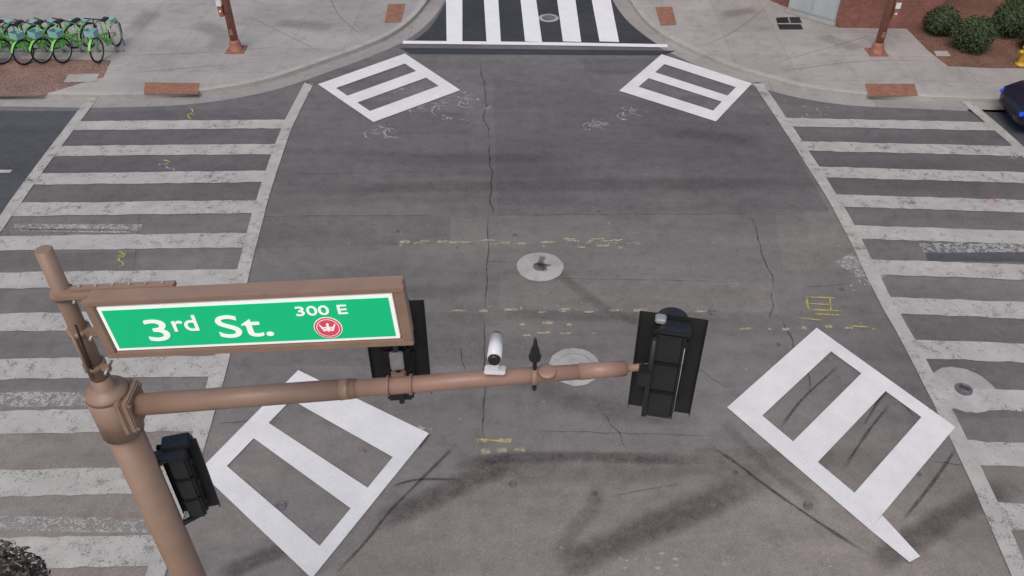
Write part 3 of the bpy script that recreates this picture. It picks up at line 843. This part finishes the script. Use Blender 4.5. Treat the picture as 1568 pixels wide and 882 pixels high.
ydisc('emblem_inner_ring', .068, lx, lz, -.0250, 'signwhite'); ydisc('emblem_inner', .064, lx, lz, -.0255, 'signred')
# bird emblem: head, body and two swept wings of three feathers each
em = [[(lx-.007,lz+.034),(lx+.002,lz+.04),(lx+.010,lz+.032),(lx+.006,lz+.016),(lx+.008,lz-.012),(lx,lz-.034),(lx-.008,lz-.012),(lx-.005,lz+.016)]]
for s in (-1, 1):
    for k in range(3):
        z0 = lz+.012-.012*k
        em.append([(lx+s*.006, z0), (lx+s*(.030-.004*k), z0-.004), (lx+s*(.048-.007*k), z0+.026-.006*k), (lx+s*(.046-.007*k), z0+.002-.004*k), (lx+s*.026, z0-.012), (lx+s*.006, z0-.008)])
for k, p in enumerate(em):
    mesh_obj('emblem_mark_%d' % k, [(a, -.0265-.0003*k, b) for a, b in p], [list(range(len(p)))], M['signwhite'], sign)

# signal heads: local frame, lenses face +y, back faces -y
def signal(x, y, z, yaw, w=.42, h=.92, name='traffic_signal', plate=True, fit=True):
    e = empty(name, (x, y, z), (0, 0, yaw))
    hs = h*.90/3
    if plate:
        bw = w*.27
        for nm, c, s in (('l',(-w/2+bw/2,.02,0),(bw,.006,h)), ('r',(w/2-bw/2,.02,0),(bw,.006,h)), ('t',(0,.021,h*.475),(w*.5,.006,h*.05)), ('b',(0,.021,-h*.475),(w*.5,.006,h*.05))):
            box('backplate_'+nm, c, s, M['blackplate'], e, .001)
        box('flange_l', (-w/2,.005,0), (.006,.03,h), M['blackplate'], e, .001); box('flange_r', (w/2,.005,0), (.006,.03,h), M['blackplate'], e, .001)
    box('housing', (0,-.02,0), (w*.48,.10,h*.88), M['black'], e, .012)
    for k in range(3):
        zc = (1-k)*hs
        box('section_%d' % k, (-.01,-.05,zc), (w*.46,.13,hs-.006), M['black'], e, .016)
        box('hinge_%d' % k, (w*.25,-.04,zc), (.02,.03,hs*.25), M['black'], e, .004)
        # visor tunnel
        vs, fs = [], []
        for i in range(21):
            a = rad(-40+260*i/20); rr = min(hs*.42, w*.26)
            vs += [(rr*math.cos(a), .04, zc+rr*math.sin(a)), (rr*math.cos(a), .20, zc+rr*math.sin(a)-.02)]
        for i in range(20): fs.append((i*2, i*2+1, i*2+3, i*2+2))
        mesh_obj('visor_%d' % k, vs, fs, M['black'], e, smooth=True)
        o = lathe('lens_%d' % k, [(min(hs*.4,w*.25),0),(hs*.3,.012),(.01,.018)], M['glass'], e, (0,.045,zc)); o.rotation_euler = (rad(-90),0,0)
    return e
s1 = signal(1.035, 4.04, 5.92, rad(-12), .43, .89)
box('mount_clamp', (-.13,-.13,.02), (.09,.09,.14), M['black'], s1, .01)
cyl('mount_pipe', (-.10,-.135,-.36), (-.10,-.135,.36), .018, .018, M['black'], s1, 12)
box('side_rib', (.085,-.10,0), (.012,.04,.76), M['black'], s1, .003)
box('top_bracket', (.02,-.05,.40), (.20,.12,.03), M['black'], s1, .006); box('top_clamp_grey', (-.08,-.02,.435), (.07,.07,.04), M['galv'], s1, .01)
cyl('wire', (.095,-.122,-.34), (.095,-.122,.30), .003, .003, M['galv'], s1, 6)
s2 = signal(-.775, 4.16, 5.95, rad(4), .40, .86)
cyl('mount_pipe', (0,-.14,-.36), (0,-.14,.36), .02, .02, M['black'], s2, 12)
box('mount_clamp', (0,-.17,-.10), (.10,.10,.10), M['arm'], s2, .01)
box('mount_plate', (0,-.155,.06), (.09,.03,.16), M['galv'], s2, .008)
# clamp rings on arm
for k, t in enumerate((.49, .535)):
    c = pt(t); cyl('arm_band_%d' % k, c-Vector((.010,0,0)), c+Vector((.010,0,0)), .072, .072, M['pole'], mast, 24)
# side-mounted head on the shaft
s3 = signal(-2.49, 4.08, 4.66, rad(14), .28, .82)
cyl('bracket_top', (-.20,-.18,.38), (0,-.08,.40), .025, .025, M['black'], s3, 12)
cyl('bracket_bottom', (-.20,-.18,-.34), (0,-.08,-.36), .022, .022, M['black'], s3, 12)
box('bracket_plate', (-.04,-.10,.41), (.24,.12,.03), M['black'], s3, .01)
box('top_cap', (0,0,.43), (.20,.14,.03), M['black'], s3, .01)

# CCTV camera
cam3 = empty('security_camera', (-.108, 4.0, 6.13), (rad(-8), 0, rad(-3)))
cyl('housing', (0,-.12,0), (0,.13,0), .047, .047, M['white'], cam3, 28, .016)
cyl('rear_cap', (0,-.145,0), (0,-.118,0), .034, .043, M['black'], cam3, 24, .004)
cyl('lens_ring', (0,.13,0), (0,.145,0), .036, .034, M['black'], cam3, 24)
cyl('neck', (0,-.02,-.10), (0,0,-.045), .018, .018, M['white'], cam3, 12)
cyl('swivel', (0,-.05,-.115), (0,.02,-.115), .025, .025, M['white'], cam3, 16)
box('mount_plate', (0,-.045,-.145), (.14,.08,.03), M['white'], cam3, .008)
# detector
det = empty('vehicle_detector', (.15, 3.965, 5.90))
cyl('stem', (0,0,-.03), (0,0,.22), .014, .014, M['black'], det, 12)
lathe('body', [(.012,.16),(.04,.17),(.042,.20),(.03,.22),(.03,.25),(.018,.28),(.010,.34),(.002,.36)], M['black'], det, seg=20)
cyl('band', (-.02,0,.01), (.02,0,.01), .064, .064, M['pole'], det, 24)
cyl('lower_clamp', (0,-.01,-.11), (0,-.01,-.05), .016, .016, M['black'], det, 12)

# ---------------------------------------------------------------- light
w = bpy.data.worlds.new('World'); scene.world = w; w.use_nodes = True
nt = w.node_tree; nt.nodes.clear()
bg = nt.nodes.new('ShaderNodeBackground'); out = nt.nodes.new('ShaderNodeOutputWorld')
sky = nt.nodes.new('ShaderNodeTexSky'); sky.sky_type = 'NISHITA'; sky.sun_disc = False
EL, AZ = rad(58), rad(200)
sky.sun_elevation = EL; sky.sun_rotation = AZ; sky.air_density = 1.0; sky.dust_density = 4.0; sky.ozone_density = .6
nt.links.new(sky.outputs[0], bg.inputs[0]); bg.inputs[1].default_value = .138
nt.links.new(bg.outputs[0], out.inputs[0])
sd = bpy.data.lights.new('sun', 'SUN'); sd.energy = .95; sd.angle = rad(40); sd.color = (1, .93, .85)
so = bpy.data.objects.new('sun', sd); link(so)
dirv = Vector((math.sin(AZ)*math.cos(EL), math.cos(AZ)*math.cos(EL), math.sin(EL)))
so.rotation_euler = dirv.to_track_quat('Z', 'Y').to_euler(); so.location = (0,0,30)

# ---------------------------------------------------------------- camera
cd = bpy.data.cameras.new('camera'); cd.sensor_width = 36; cd.lens = 36*1300/1568; cd.clip_start = .1; cd.clip_end = 1500
co = bpy.data.objects.new('camera', cd); co.location = (0,0,H); co.rotation_euler = (rad(50),0,0); link(co)
scene.camera = co
scene.view_settings.view_transform = 'Standard'; scene.view_settings.look = 'None'; scene.view_settings.exposure = 0
